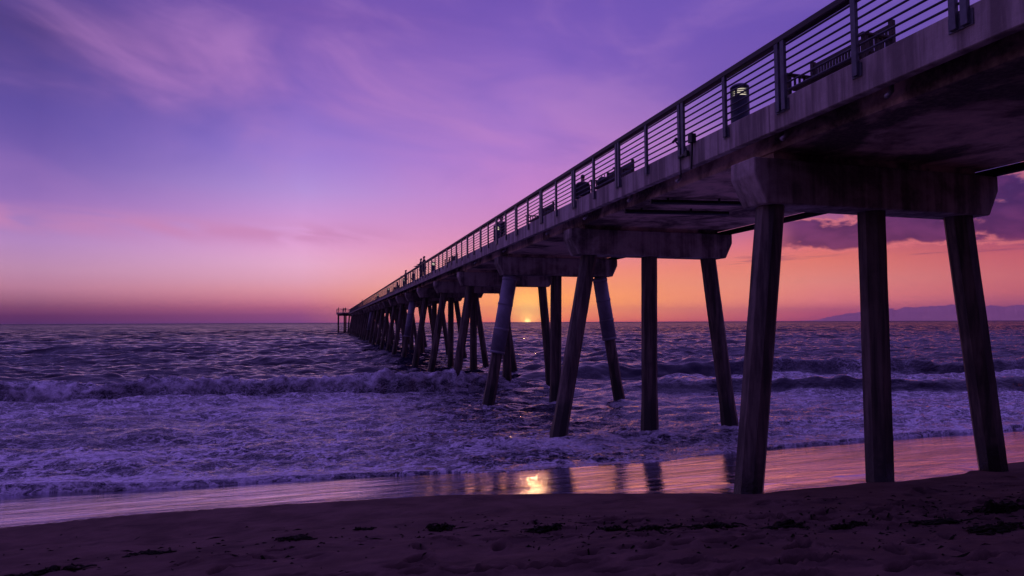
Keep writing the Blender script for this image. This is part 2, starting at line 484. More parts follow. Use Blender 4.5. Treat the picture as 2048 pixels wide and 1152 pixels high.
def tube(bm, pts, r, seg=8, caps=True):
    pts = [Vector(p) for p in pts]
    rs = r if isinstance(r, (list, tuple)) else [r] * len(pts)
    rings = []
    for i, p in enumerate(pts):
        d = (pts[min(i + 1, len(pts) - 1)] - pts[max(i - 1, 0)]).normalized()
        a = d.cross(Vector((0, 0, 1)))
        if a.length < 1e-3:
            a = Vector((1, 0, 0))
        a.normalize()
        b = d.cross(a).normalized()
        rings.append([bm.verts.new(p + (a * math.cos(2 * math.pi * (k + .5) / seg) + b * math.sin(2 * math.pi * (k + .5) / seg)) * rs[i]) for k in range(seg)])
    for i in range(len(rings) - 1):
        for k in range(seg):
            bm.faces.new((rings[i][k], rings[i][(k + 1) % seg], rings[i + 1][(k + 1) % seg], rings[i + 1][k]))
    if caps:
        bm.faces.new(rings[0][::-1])
        bm.faces.new(rings[-1])


def lathe(bm, prof, seg=24, c=(0, 0)):
    rings = [[bm.verts.new((c[0] + r * math.cos(2 * math.pi * k / seg), c[1] + r * math.sin(2 * math.pi * k / seg), z)) for k in range(seg)] for r, z in prof]
    for i in range(len(rings) - 1):
        for k in range(seg):
            bm.faces.new((rings[i][k], rings[i][(k + 1) % seg], rings[i + 1][(k + 1) % seg], rings[i + 1][k]))
    bm.faces.new(rings[0][::-1])
    bm.faces.new(rings[-1])


# ------------------------------------------------------------------ numpy noise
def _h(ix, iy, seed):
    n = (ix.astype(np.int64) * 374761393 + iy.astype(np.int64) * 668265263 + seed * 974634777) & 0xffffffff
    n = ((n ^ (n >> 13)) * 1274126177) & 0xffffffff
    return ((n ^ (n >> 16)) & 0xffff) / 65535.0


def vnoise(x, y, seed=0):
    ix, iy = np.floor(x), np.floor(y)
    fx, fy = x - ix, y - iy
    fx, fy = fx * fx * fx * (fx * (fx * 6 - 15) + 10), fy * fy * fy * (fy * (fy * 6 - 15) + 10)
    a, b = _h(ix, iy, seed), _h(ix + 1, iy, seed)
    c_, d = _h(ix, iy + 1, seed), _h(ix + 1, iy + 1, seed)
    return (a + (b - a) * fx) * (1 - fy) + (c_ + (d - c_) * fx) * fy


def fbm(x, y, octv=4, seed=0, gain=.5):
    s, a, tot = 0, 1.0, 0
    ca, sa = math.cos(.6), math.sin(.6)
    for k in range(octv):
        s = s + a * (vnoise(x, y, seed + k * 17) - .5)
        tot += a
        x, y = (x * ca - y * sa) * 2.03 + 11.3, (x * sa + y * ca) * 2.03 + 5.7
        a *= gain
    return s / tot * 2


def sstep(x, a, b):
    u = np.clip((x - a) / (b - a), 0, 1)
    return u * u * (3 - 2 * u)


def beach_z(s):
    near = .10 + .115 * 5.5 + .155 * (9 - s)
    near = np.where(s < -2, .10 + .115 * 5.5 + .155 * 11 + (-2 - s) * .03, near)
    far = np.maximum(.10 + .115 * (14.5 - s), -7)
    k = sstep(s, 8.4, 9.6)
    return near * (1 - k) + far * k


DRY = np.array([(-400, 11.6), (-30, 11.4), (-4.64, 11.3), (-3.44, 11.55), (-1.99, 11.57), (.39, 11.21), (2.07, 11.0), (4.38, 9.88), (5.79, 9.11),
                (6.61, 8.62), (8.16, 8.6), (8.75, 8.66), (9.8, 8.44), (10.4, 8.56), (11.21, 8.86), (12.26, 9.22), (13.38, 9.45), (20, 9.3), (40, 9.9), (400, 9.6)])
EDGE = np.array([(-400, 16), (-30, 16.2), (-6.5, 15.76), (-3.06, 14.96), (.5, 14.58), (3.96, 13.7), (7.23, 13.44), (10.74, 14.4), (15.18, 14.8), (21.3, 14.99), (40, 15.2), (400, 15)])


def smooth_interp(x, tab):
    return sum(np.interp(x + d, tab[:, 0], tab[:, 1]) for d in (-.5, -.25, 0, .25, .5)) / 5


def edge_s(t_):
    return smooth_interp(t_, EDGE) + .22 * fbm(t_ * .8, t_ * 0 + 3.3, 3, 91) + .06 * fbm(t_ * 2.3, t_ * 0 + 1.3, 2, 17)


def grid_mesh(name, X, Y, Z, mat, attrs, kind):
    nr, nc = X.shape
    me = bpy.data.meshes.new(name)
    co = np.stack([X, Y, Z], -1).reshape(-1, 3).astype(np.float32)
    i = (np.arange(nr - 1)[:, None] * nc + np.arange(nc - 1)[None, :]).reshape(-1)
    q = np.stack([i, i + 1, i + 1 + nc, i + nc], 1).astype(np.int32)
    me.vertices.add(len(co))
    me.vertices.foreach_set('co', co.ravel())
    me.loops.add(q.size)
    me.loops.foreach_set('vertex_index', q.ravel())
    me.polygons.add(len(q))
    me.polygons.foreach_set('loop_start', np.arange(0, q.size, 4, dtype=np.int32))
    me.polygons.foreach_set('use_smooth', np.ones(len(q), dtype=bool))
    for k, v in attrs.items():
        at = me.attributes.new(k, 'FLOAT', 'POINT')
        at.data.foreach_set('value', v.reshape(-1).astype(np.float32))
    me.update()
    me.validate()
    me.materials.append(M[mat])
    o = bpy.data.objects.new(name, me)
    COL.objects.link(o)
    o['kind'] = kind
    return o


# ------------------------------------------------------------------ beach
tx = np.concatenate([-np.geomspace(3000, 8, 40), np.arange(-7.5, 17, .03), np.geomspace(17.5, 3000, 44)])
sy = np.concatenate([-np.geomspace(1500, 4, 24), np.arange(-3, 3, .15), np.arange(3, 16.2, .03), np.arange(16.4, 40, .4), np.geomspace(41, 400, 10)])
TX, SY = np.meshgrid(tx, sy)
ZB = beach_z(SY)
dry_s = smooth_interp(TX, DRY) + .06 * fbm(TX * 1.6, SY * 0 + .5, 3, 5)
dd = SY - dry_s
soft = np.interp(TX, [-5, 0, 4, 8], [.5, .26, .06, .035])
WET = np.clip(.5 + dd / (2 * soft), 0, 1)
dryw = 1 - sstep(dd, -1.6, -.1)
near_w = np.exp(-((TX - 4) / 14) ** 4)
ZB = ZB + dryw * near_w * ((.05 * fbm(TX * .55, SY * .8, 4, 3)) + .026 * fbm(TX * 2.4, SY * 2.6, 4, 8) + .006 * fbm(TX * 9, SY * 9, 3, 21))
ZB = ZB + .012 * np.exp(-((dd + .03) / .22) ** 2) * near_w          # small lip where the last wave stopped
ZB = ZB + (1 - dryw) * near_w * .006 * fbm(TX * .7, SY * 2.2, 3, 44)
FEET = [(6.59, 8.955), (9.26, 8.955), (11.89, 8.955), (6.31, 17.015), (9.16, 17.015), (11.91, 17.015), (6.27, 25.075), (9.15, 25.075), (12.06, 25.075), (6.54, 33.135), (9.32, 33.135), (11.78, 33.135)]
for (fx, fy) in FEET[:3]:                                               # hollow scoured round each pile foot
    rr = np.sqrt((TX - fx) ** 2 + ((SY - fy) * 1.0) ** 2)
    rr = rr * (1 + .35 * fbm(TX * 1.7, SY * 1.7, 3, 55))
    ZB = ZB - .035 * np.exp(-(rr / .46) ** 2) + .008 * np.exp(-((rr - .8) / .25) ** 2)
PRINT_SHADE = np.zeros_like(ZB)
fr = random.Random(5)
prints = []
for k in range(26):                                                    # walking tracks
    x, y, a = fr.uniform(-1, 12), fr.uniform(2.6, 6.6), fr.uniform(-.5, .5) + fr.choice((0, math.pi))
    for j in range(fr.randint(4, 11)):
        sx = .11 * (1 if j % 2 else -1)
        prints.append((x + math.sin(a) * -sx * 0 - sx * math.sin(a), y + sx * math.cos(a), a + fr.uniform(-.2, .2), fr.uniform(.85, 1.15)))
        x += math.cos(a) * .66
        y += math.sin(a) * .66
for k in range(330):
    prints.append((fr.uniform(-4, 14), fr.uniform(2.6, 8.0), fr.uniform(0, 6.28), fr.uniform(.6, 1.1)))
for (x, y, a, sc) in prints:
    if y > 8.0 or y > np.interp(x, DRY[:, 0], DRY[:, 1]) - .7:
        continue
    ix = np.searchsorted(tx, [x - .5, x + .5])
    iy = np.searchsorted(sy, [y - .5, y + .5])
    if ix[1] - ix[0] < 3 or iy[1] - iy[0] < 3:
        continue
    sub = np.s_[iy[0]:iy[1], ix[0]:ix[1]]
    u = (TX[sub] - x) * math.cos(a) + (SY[sub] - y) * math.sin(a)
    v = -(TX[sub] - x) * math.sin(a) + (SY[sub] - y) * math.cos(a)
    rr = np.sqrt((u / (.155 * sc)) ** 2 + (v / (.062 * sc)) ** 2)
    PRINT_SHADE[sub] = np.maximum(PRINT_SHADE[sub], np.exp(-(rr * .95) ** 6))  # mask for the shade painted inside each print
    ZB[sub] += -.075 * sc * np.exp(-rr ** 6) + .026 * sc * np.exp(-((rr - 1.5) / .35) ** 2)
grid_mesh('beach', TX, SY, ZB, 'sand', {'wet': WET, 'damp_and_shade': PRINT_SHADE}, 'structure')


def ground_z(x, y):
    j = min(max(int(np.searchsorted(tx, x)), 0), len(tx) - 1)
    i = min(max(int(np.searchsorted(sy, y)), 0), len(sy) - 1)
    return float(ZB[i, j])


# ------------------------------------------------------------------ sea
d_rows = [0.0]
while d_rows[-1] < 30:
    d_rows.append(d_rows[-1] + (.03 if d_rows[-1] < 3 else .055))
while d_rows[-1] < 23000:
    d_rows.append(d_rows[-1] + max(.055, .0045 * (d_rows[-1] + 14.4) - .14))
d_rows = np.array(d_rows)
tanp = np.concatenate([-np.geomspace(2.2, .64, 40), np.linspace(-.62, 1.75, 980), np.geomspace(1.78, 5, 36)])
TP, DR = np.meshgrid(tanp, d_rows)
S0 = 14.4 + DR
TT = TP * (S0 + 6) - 1.0
ED = edge_s(TT)
SS = S0 + (ED - 14.4) * (1 - sstep(DR, 0, 14))
DS = np.gradient(d_rows)[:, None] * np.ones_like(TP)
DT = np.abs(np.gradient(TT, axis=1))
cell = np.maximum(DS, DT * .7)
Z = np.zeros_like(SS)
wr = np.random.default_rng(3)
shoal = sstep(SS, 17, 40)
warps = [fbm(TT / q + q, SS / q, 2, int(q)) for q in (5.0, 13.0, 34.0, 90.0)]
for k in range(64):
    L = math.exp(wr.uniform(math.log(.9), math.log(34)))
    ang_ = wr.normal(0, .42 if L < 8 else .16)
    a_ = .0105 * L ** .55 * wr.uniform(.5, 1.2) * (1.35 if L < 7 else 1)
    kx, ky = 2 * math.pi / L * math.sin(ang_), 2 * math.pi / L * math.cos(ang_)
    wgt = np.clip(L / (2.6 * cell) - 1, 0, 1)
    ph = kx * TT + ky * SS + wr.uniform(0, 6.28) + 1.6 * (1 if k % 2 else -1) * warps[int(np.argmin([abs(math.log(L * 4 / q)) for q in (5.0, 13.0, 34.0, 90.0)]))]
    w_ = np.sin(ph)
    Z += wgt * a_ * (w_ + .35 * np.cos(2 * ph)) * (1 if L < 6 else shoal)
Z *= np.interp(SS, [14, 17, 22, 40, 4000], [.10, .35, .6, 1.0, 1.15])
FOAM = np.zeros_like(Z)
TURB = np.zeros_like(Z)
SHIFT = np.zeros_like(Z)
# outer swells, not yet breaking
for (sc_, H, Lb, seed) in [(47, .34, 3.0, 1), (57, .46, 3.6, 2), (69, .50, 4.2, 3), (86, .55, 5.0, 4), (108, .58, 6, 5), (137, .6, 7, 6), (180, .65, 9, 7), (240, .7, 11, 8)]:
    cx = sc_ + sc_ * .05 * fbm(TT / (sc_ * .35), TT * 0 + seed, 3, 60 + seed)
    am = np.clip(.55 + 1.3 * fbm(TT / (sc_ * .32) + 9, TT * 0 + seed * 3.1, 3, 70 + seed), .08, 1.2)
    x_ = SS - cx
    Z += .72 * H * am * np.where(x_ > 0, np.exp(-(x_ / Lb) ** 2), np.exp(-(x_ / (Lb * .55)) ** 2))


def breaker(crest, amp, H, front, back, foamy, seed):
    """a wave line standing up (and, where foamy, tumbling over) along the shore"""
    global Z, FOAM, TURB, SHIFT
    cx = crest + .45 * fbm(TT * .22, TT * 0 + seed, 3, seed) + .12 * fbm(TT * 1.3, TT * 0 + seed, 3, seed + 4)
    x_ = SS - cx
    lump = fbm(TT * 1.1, SS * 1.4, 5, seed + 9, .62)
    A = amp * H * (1 + .22 * fbm(TT * .55, TT * 0 + .3, 4, seed + 2, .6))
    prof = np.where(x_ > 0, np.exp(-(x_ / back) ** 2), sstep(x_, -front, .05))
    Z = Z + A * prof
    fz = amp * foamy
    face = sstep(x_, -front * 1.25, -front * .6) * (1 - sstep(x_, .05, .9))
    rough = face * fz
    Z = Z + rough * (.24 * lump + .15 * fbm(TT * 3.4, SS * 3.8, 4, seed + 31, .62)) * H * 1.15
    SHIFT = SHIFT - rough * (.35 * H * fbm(TT * 1.7, SS * 1.2 + 4, 4, seed + 41, .6)) - amp * prof * .22 * H * (x_ > -front)
    TURB = np.maximum(TURB, rough * (.50 + .75 * np.exp(-((x_ + .05) / .30) ** 2) + .5 * fbm(TT * .35, TT * 0 + 2, 3, seed + 51)))  # foam thinned below the crest; the dark face stands in for shade
    FOAM = np.maximum(FOAM, amp * foamy * (.42 * sstep(x_, -front * 1.6, -front) * (1 - sstep(x_, .1, .5)) + .5 * sstep(x_, 0, .5) * (1 - sstep(x_, .6, 2.6))))
    return x_


one = np.ones_like(TT)
left_amp = 1 - sstep(TT, 6.5, 11.5) * .9
left_amp = left_amp * (1 - sstep(TT, 12, 15))
breaker(33.2, left_amp, .98, .60, 2.6, 1.0, 101)
mid_amp = sstep(TT, 11, 15) * (1 - sstep(TT, 24, 31)) * .62
breaker(38.6, mid_amp, .95, 1.1, 2.4, .10, 131)
ra = np.interp(TT, [22, 29, 36, 46, 90], [38.4, 37.6, 35.6, 32.8, 27])
r_amp = sstep(TT, 22, 29)
breaker(ra, r_amp, .95, 1.05, 2.4, .10, 151)
rb = np.interp(TT, [12, 20, 25, 32, 45, 90], [29.5, 27.6, 25.2, 23.6, 22.3, 20])
rb_amp = sstep(TT, 12, 19)
breaker(rb, rb_amp, .60, .75, 1.8, .26, 171)
# white water between the breakers and the beach
under = np.exp(-(((TT - 8.5) / 6.0) ** 2)) * sstep(SS, 15.6, 18.5) * (1 - sstep(SS, 31, 36))
inner = (1 - sstep(SS, 32.0, 33.4)) * (1 - .85 * sstep(TT, 14, 24) * sstep(SS, 20, 28))
face_b = rb_amp * sstep(SS, rb - 1.0, rb - .6) * (1 - sstep(SS, rb - .05, rb + .25))
cov = inner * (.62 + .42 * fbm(TT * .13, SS * .2, 3, 201)) * (1 - .62 * under)
cov = np.where(SS < 18.5, np.maximum(cov * .9, .52), cov)
rightz = sstep(TT, 14, 24) * (1 - sstep(SS, ra - 2.4, ra - 1.0)) * .68
tailf = (1 - sstep(SS, 36, 47)) * .34 * (.6 + fbm(TT * .1, SS * .25, 3, 222))
tailf = tailf * (1 - .9 * sstep(TT, 12, 22))
face_a = r_amp * sstep(SS, ra - 1.3, ra - .8) * (1 - sstep(SS, ra + .1, ra + .5))
FOAM = np.maximum(FOAM, .34 * face_a * (.7 + fbm(TT * .5, SS * .2, 3, 240)))
FOAM = np.clip(np.maximum(np.maximum(FOAM, cov), np.maximum(rightz, tailf)) * (1 - .8 * face_b), 0, 1)
# churned lumps of the last broken wave running up the beach
run = sstep(DR, 0, .5) * (1 - sstep(SS, 19, 25))
Z = Z + run * (.12 * fbm(TT * 1.1, SS * 1.8, 5, 301, .62) + .05 * np.maximum(0, fbm(TT * .5, SS * .9, 3, 311)))
bore = np.exp(-((SS - ED - 2.6) / 1.5) ** 2) * np.clip(.55 + 1.2 * fbm(TT * .16, TT * 0, 3, 321), .1, 1)
FOAM = np.maximum(FOAM, np.minimum(.9, 1.3 * bore))
FOAM = np.maximum(FOAM, .86 * (1 - sstep(DR, .35, 1.4)))
for (fx, fy) in FEET[3:]:                                               # wash piling up round the pile feet
    rr = np.sqrt((TT - fx) ** 2 + ((SS - fy) * .8) ** 2) + .22 * fbm(TT * 2.2, SS * 2.2, 3, 350)
    FOAM = np.maximum(FOAM, .95 * np.exp(-(rr / .75) ** 4))
    TURB = np.maximum(TURB, .55 * np.exp(-(rr / .5) ** 4))
    Z = Z + .09 * np.exp(-(rr / .5) ** 2) * (1 + fbm(TT * 4, SS * 4, 3, 352))
Z = Z + .065 * bore * (1 + .9 * fbm(TT * 1.6, SS * 2.2, 4, 331, .6))
mid = sstep(SS, 18, 22) * (1 - sstep(SS, 31, 34))
Z = Z + mid * .075 * fbm(TT * .9, SS * 1.6, 5, 341, .62)
SFIN = SS + SHIFT
film = beach_z(SFIN)
thick = .006 + .014 * sstep(DR, 0, .25) + .07 * sstep(DR, .2, 3.0)
base = np.maximum(film + thick, .02 + .16 * (1 - sstep(SS, 16, 30)))
Z = base + Z * sstep(DR, .02, 1.2)
Z = np.where(SFIN < 24, np.maximum(Z, film + .012), Z)
Z[0, :] = film[0, :] - .01
grid_mesh('sea', TT, SFIN, Z, 'sea', {'foam': FOAM, 'turb': TURB}, 'structure')

# ------------------------------------------------------------------ far hills
ridge = [(40.5, 0), (42, .10), (43, .45), (44, .68), (45, .90), (46.4, 1.10), (47.6, 1.0), (48.9, 1.10), (50.2, 1.28), (51.6, 1.25), (52.4, 1.10), (53.2, 1.28), (54.4, 1.2),
         (56, 1.4), (59, 1.3), (63, 1.55), (68, 1.35), (74, 1.6), (82, 1.2), (90, .8), (96, 0)]
azs = np.arange(40.5, 96.01, .08)
els = np.interp(azs, [a for a, b in ridge], [b for a, b in ridge])
els = els * .86 * (1 + .16 * fbm(azs * .9, azs * 0, 4, 400)) + .12 * np.minimum(1, els * 2) * fbm(azs * 3.1, azs * 0, 3, 401)
Rr = np.array([14000, 14400, 14900, 15500, 16200, 17000, 18200, 20000.0])
hk = np.array([-.02, .22, .42, .66, .88, 1.0, .72, -.02])
AZ_, RR_ = np.meshgrid(np.radians(azs), Rr)
EL_ = np.tan(np.radians(np.maximum(els, 0)))[None, :] * 17000 * hk[:, None]
EL_ = EL_ + (hk[:, None] > .1) * (hk[:, None] < .95) * 40 * fbm(AZ_ * 90, RR_ / 600, 4, 410) * np.minimum(1, els[None, :])
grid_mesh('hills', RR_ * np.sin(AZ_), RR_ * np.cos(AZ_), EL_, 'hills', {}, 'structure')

# ------------------------------------------------------------------ pier
XL, XR = 6.55, 11.95
ZC, ZF, ZDK, ZSOF = 6.87, 6.42, 6.76, 6.29
SP, S1 = 8.06, 8.955
NB = 26
S_END = 212.5
P0 = (9.37, S1, .7)
pier = thing('pier', 'long concrete pier on raked piles running from the beach out to sea', 'pier', P0)
bm = bmesh.new()
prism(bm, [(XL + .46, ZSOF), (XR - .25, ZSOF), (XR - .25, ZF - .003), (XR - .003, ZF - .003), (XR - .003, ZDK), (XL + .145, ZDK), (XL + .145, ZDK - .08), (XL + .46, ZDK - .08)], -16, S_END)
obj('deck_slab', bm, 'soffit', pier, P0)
for (x0, x1) in ((XL, XL + .144), (XR, XR + .2)):
    bm = bmesh.new()
    y = -16.0
    while y < S_END:
        box(bm, x0, x1, y + .006, min(y + SP, S_END) - .006, ZF, ZC, .012)
        y += SP
    obj('edge_beam', bm, 'fascia', pier, P0)
bm = bmesh.new()
box(bm, XR + .03, XR + .15, -16, S_END, ZF - .21, ZF - .07)
tube(bm, [(XR - .12, -16, ZF - .22), (XR - .12, S_END, ZF - .22)], .05, 8)
obj('service_conduit', bm, 'black_iron', pier, P0)


def pile_bm(x_top, x_bot, y, z_top, z_bot, r, seed):
    bm = bmesh.new()
    rr_ = random.Random(seed)
    n = 14
    rings = []
    for i in range(n + 1):
        u = i / n
        z = z_top + (z_bot - z_top) * u
        x = x_top + (x_bot - x_top) * u
        g = 1.0
        if z < 1.0 and y > 12:
            g = 1.0 + .10 * min(1, (1.0 - z) / .8)
        ring = []
        for k in range(8):
            a = 2 * math.pi * (k + .5) / 8
            j = 1 + (rr_.uniform(-.05, .07) if g > 1.0 else rr_.uniform(-.012, .012))
            ring.append(bm.verts.new((x + r * g * j * math.cos(a), y + r * g * j * math.sin(a), z)))
        rings.append(ring)
    for i in range(n):
        for k in range(8):
            bm.faces.new((rings[i][k], rings[i][(k + 1) % 8], rings[i + 1][(k + 1) % 8], rings[i + 1][k]))
    bm.faces.new(rings[0])
    bm.faces.new(rings[-1][::-1])
    return bm


def cap_bm(y, b):
    bm = bmesh.new()
    prism(bm, [(6.61, 6.17), (6.61, 5.89), (6.84, 5.43), (11.68, 5.43), (11.91, 5.89), (11.91, 6.17)], y - .32, y + .32, .018)
    return bm


SLEEVED = {(2, 0): 2.23, (2, 2): 2.75, (6, 0): 2.2, (13, 0): 2.2}
PILES = {0: ((7.15, 6.59, .74), (9.27, 9.26, .74), (11.29, 11.89, .79)), 1: ((7.28, 6.31, .32), (9.23, 9.16, .27), (11.25, 11.91, .27)),
         2: ((7.21, 6.27, .23), (9.22, 9.15, .23), (11.21, 12.06, .23)), 3: ((7.30, 6.54, .7), (9.27, 9.32, .58), (11.35, 11.78, .5))}
PILE_FEET = []
for b in range(-1, NB):
    y = S1 + SP * b
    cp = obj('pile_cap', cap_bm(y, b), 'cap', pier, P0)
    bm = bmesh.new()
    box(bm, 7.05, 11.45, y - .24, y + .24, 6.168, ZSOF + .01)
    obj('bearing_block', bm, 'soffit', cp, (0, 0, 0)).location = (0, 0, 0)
    cp.children[0].data.transform(Matrix.Translation((-P0[0], -P0[1], -P0[2])))
    for k, (xt, rake) in enumerate(((7.30, -.158), (9.27, 0.0), (11.28, .152))):
        zb = -1.6 if y > 12 else .1 if b >= 0 else 1.2
        jit = random.Random(b * 7 + k).uniform(-.06, .06)
        xb = xt + (5.44 - zb) * rake + jit
        if b in PILES:
            xt, xf, zf_ = PILES[b][k]
            xb = xt + (xf - xt) * (5.44 - zb) / (5.44 - zf_)
        PILE_FEET.append((xt + (xb - xt) * (5.44 - .3) / (5.44 - zb), y))
        po = obj('pile', pile_bm(xt, xb, y, 5.44, zb, .235, b * 3 + k), 'pile', pier, P0)
        if (b, k) in SLEEVED:
            zs = SLEEVED[(b, k)]
            u = (5.44 - zs) / (5.44 - zb)
            bm = bmesh.new()
            tube(bm, [(xt, y, 5.40), (xt + (xb - xt) * u, y, zs)], .30, 24)
            for q in (.04, .36, .68, .97):
                a_, b_ = u * q, u * q + .014
                tube(bm, [(xt + (xb - xt) * a_, y, 5.44 - (5.44 - zb) * a_), (xt + (xb - xt) * b_, y, 5.44 - (5.44 - zb) * b_)], .312, 24)
            obj('pile_jacket', bm, 'sleeve', po, P0, True)
# small drain spouts under the seaward-left edge
for yy in (6.15, 8.05, 11.1, 13.25, 15.9, 19.0, 24.2, 29.4):
    bm = bmesh.new()
    tube(bm, [(XL + .22, yy, ZF + .25), (XL + .20, yy, ZF - .05), (XL + .10, yy - .02, ZF - .13)], [.03, .03, .036], 10)
    obj('drain_spout', bm, 'pipe', pier, P0, True)
# pair of pipes hung below the slab
for (a, b_) in (((6.95, 12.7), (8.9, 12.3)), ((6.95, 14.0), (9.0, 13.6))):
    bm = bmesh.new()
    tube(bm, [(a[0], a[1], ZSOF - .09), (b_[0] + .6, b_[1], ZSOF - .09)], .055, 8)
    for u in (.2, .8):
        px = a[0] + (b_[0] - a[0]) * u
        py = a[1] + (b_[1] - a[1]) * u
        box(bm, px - .02, px + .02, py - .02, py + .02, ZSOF - .09, ZSOF + .01)
    obj('hanging_pipe', bm, 'black_iron', pier, P0)
# two thin water pipes clamped to the edge beam
bm = bmesh.new()
tube(bm, [(XL - .06, 10.86, 7.05), (XL - .06, 10.74, 6.93), (XL - .06, 10.66, 6.84), (XL - .06, 10.66, 6.32)], .018, 8)
tube(bm, [(XL - .06, 10.93, 7.03), (XL - .06, 10.80, 7.07)], .028, 8)
box(bm, XL - .08, XL - .005, 10.45, 10.72, 6.66, 6.70)
box(bm, XL - .09, XL - .03, 10.40, 10.48, 6.63, 6.73)
obj('standpipe', bm, 'black_iron', pier, P0)
bm = bmesh.new()
tube(bm, [(XL - .05, 10.27, 7.0), (XL - .05, 10.27, 6.75), (XL - .05, 10.31, 6.35)], .02, 8)
box(bm, XL - .10, XL - .005, 10.20, 10.33, 6.84, 7.0)
obj('standpipe', bm, 'black_iron', pier, P0)
# pierhead
bm = bmesh.new()
box(bm, 2.55, 16.4, S_END + .01, 224, 6.30, 6.80, .02)
for yy in (214.2, 222.3):
    box(bm, 2.9, 16.0, yy - .5, yy + .5, 5.80, 6.298)
obj('pierhead_platform', bm, 'soffit', pier, P0)
for yy, xs in ((214.2, (3.1, 5.0, 6.6, 12.4, 15.4)), (222.3, (3.3, 5.7, 9.4, 13, 15.6))):
    for i, x in enumerate(xs):
        obj('pile', pile_bm(x, x + (-.5 if x == 6.6 else 0), yy, 5.85, -1.8, .24, int(x * 10 + yy)), 'pile', pier, P0)

# ------------------------------------------------------------------ railing along the left edge
RT = 7.82
S_POST0, DPOST = 5.115 * 1.0, 1.402
RL0 = (XL - .04, S1, ZC)
railing = thing('railing', 'grey steel railing of seven bars under a dark handrail along the pier edge', 'railing', RL0)
bm = bmesh.new()
box(bm, XL - .05, XL + .09, -16, S_END, RT - .105, RT, .014)
obj('handrail', bm, 'handrail', railing, RL0)
bm = bmesh.new()
for k in range(7):
    z = ZC + .085 + k * .117
    tube(bm, [(XL + .02, -16, z), (XL + .02, S_END, z)], .0175, 6)
obj('rail_bars', bm, 'steel', railing, RL0, True)


def post_bm(bm, y, dbl):
    if dbl:
        spans = ((y - .105, y - .025), (y + .025, y + .105))
    else:
        spans = ((y - .04, y + .04),)
    for a, b_ in spans:
        box(bm, XL - .058, XL - .004, a, b_, ZC - .21, RT - .106, .004)
    w = .14 if dbl else .075
    box(bm, XL - .018, XL - .001, y - w, y + w, ZC - .225, ZC - .05)


ipost = 0
far_bm = bmesh.new()
near_n = 0
k = -14
while True:
    y = 5.0 + DPOST * (k) + .06
    if y > S_END - .3:
        break
    if y > 1.5 and near_n < 98:
        bm = bmesh.new()
        post_bm(bm, y, k % 2 == 0)
        obj('post', bm, 'steel', railing, RL0)
        near_n += 1
    else:
        post_bm(far_bm, y, k % 2 == 0)
    k += 1
fo = obj('far_posts', far_bm, 'steel', railing, RL0)
fo['kind'] = 'stuff'
# railing of the pierhead
H0 = (2.65, 213, 6.8)
hr = thing('railing', 'distant dark railing round the platform at the end of the pier', 'railing', H0)
bm = bmesh.new()
loop = [(6.4, 212.7), (2.65, 212.7), (2.65, 223.8), (16.2, 223.8), (16.2, 212.7), (12.5, 212.7)]
for (a, b_) in zip(loop[:-1], loop[1:]):
    tube(bm, [(a[0], a[1], 7.95), (b_[0], b_[1], 7.95)], .05, 6)
obj('handrail', bm, 'handrail', hr, H0)
bm = bmesh.new()
for (a, b_) in zip(loop[:-1], loop[1:]):
    for z in (7.1, 7.4, 7.7):
        tube(bm, [(a[0], a[1], z), (b_[0], b_[1], z)], .02, 5)
obj('rail_bars', bm, 'steel', hr, H0)
for (a, b_) in zip(loop[:-1], loop[1:]):
    L = math.dist(a, b_)
    nn = max(2, int(L / 1.9))
    for i in range(nn):
        u = i / nn
        bm = bmesh.new()
        x, y = a[0] + (b_[0] - a[0]) * u, a[1] + (b_[1] - a[1]) * u
        tube(bm, [(x, y, 6.8), (x, y, 7.92)], .045, 6)
        obj('post', bm, 'steel', hr, H0)


def copy_tree(o, parent=None):
    c_ = o.copy()
    COL.objects.link(c_)
    if parent is not None:
        c_.parent = parent
    for ch in list(o.children):
        copy_tree(ch, c_)
    return c_


# ------------------------------------------------------------------ benches (local: length along y, back at +x)
def make_bench():
    root = thing('bench', None, 'bench', (0, 0, 0), 0, 'benches along the pier deck')
    bm = bmesh.new()
    for i in range(5):
        x = -.40 + i * .095
        box(bm, x, x + .08, -.76, .76, .415, .445, .004)
    obj('seat', bm, 'wood', root)
    bm = bmesh.new()
    box(bm, .075, .115, -.70, .70, .80, .88, .006)
    box(bm, .06, .10, -.70, .70, .50, .55, .006)
    n = 23
    for i in range(n):
        y = -.66 + 1.32 * i / (n - 1)
        box(bm, .075, .095, y - .018, y + .018, .548, .802)
    obj('backrest', bm, 'wood', root)
    for s in (-1, 1):
        y0, y1 = sorted((s * .71, s * .78))
        bm = bmesh.new()
        box(bm, .06, .125, y0, y1, 0, .92, .006)
        obj('leg', bm, 'wood', root)
        bm = bmesh.new()
        box(bm, -.42, -.355, y0, y1, 0, .645, .006)
        obj('leg', bm, 'wood', root)
        bm = bmesh.new()
        box(bm, -.46, .058, y0 - .012, y1 + .012, .647, .68, .006)
        for i in range(4):
            x = -.28 + i * .09
            box(bm, x, x + .025, y0 + .02, y1 - .02, .44, .648)
        obj('armrest', bm, 'wood', root)
    return root


benches = [(7.53, 7.0, 'dark slatted bench nearest the beach, high up behind the railing on the right'),
           (15.35, 7.4, 'dark bench carrying a rounded bag, seaward of the nearest lamp bollard'),
           (21.35, 7.4, 'empty dark bench seaward of the standing person nearest the beach'),
           (71.5, 7.4, 'tiny dark bench far along the pier, just seaward of the standing couple'),
           (101, 7.4, 'faint dark bench nearest the outer end of the pier'),
           (38.5, 7.4, 'small dark bench between the second and third lit bollards')]
b0 = make_bench()
for i, (y, x, lab) in enumerate(benches):
    o = b0 if i == 0 else copy_tree(b0)
    o.location = (7.4, y, ZDK)
    o['label'] = lab


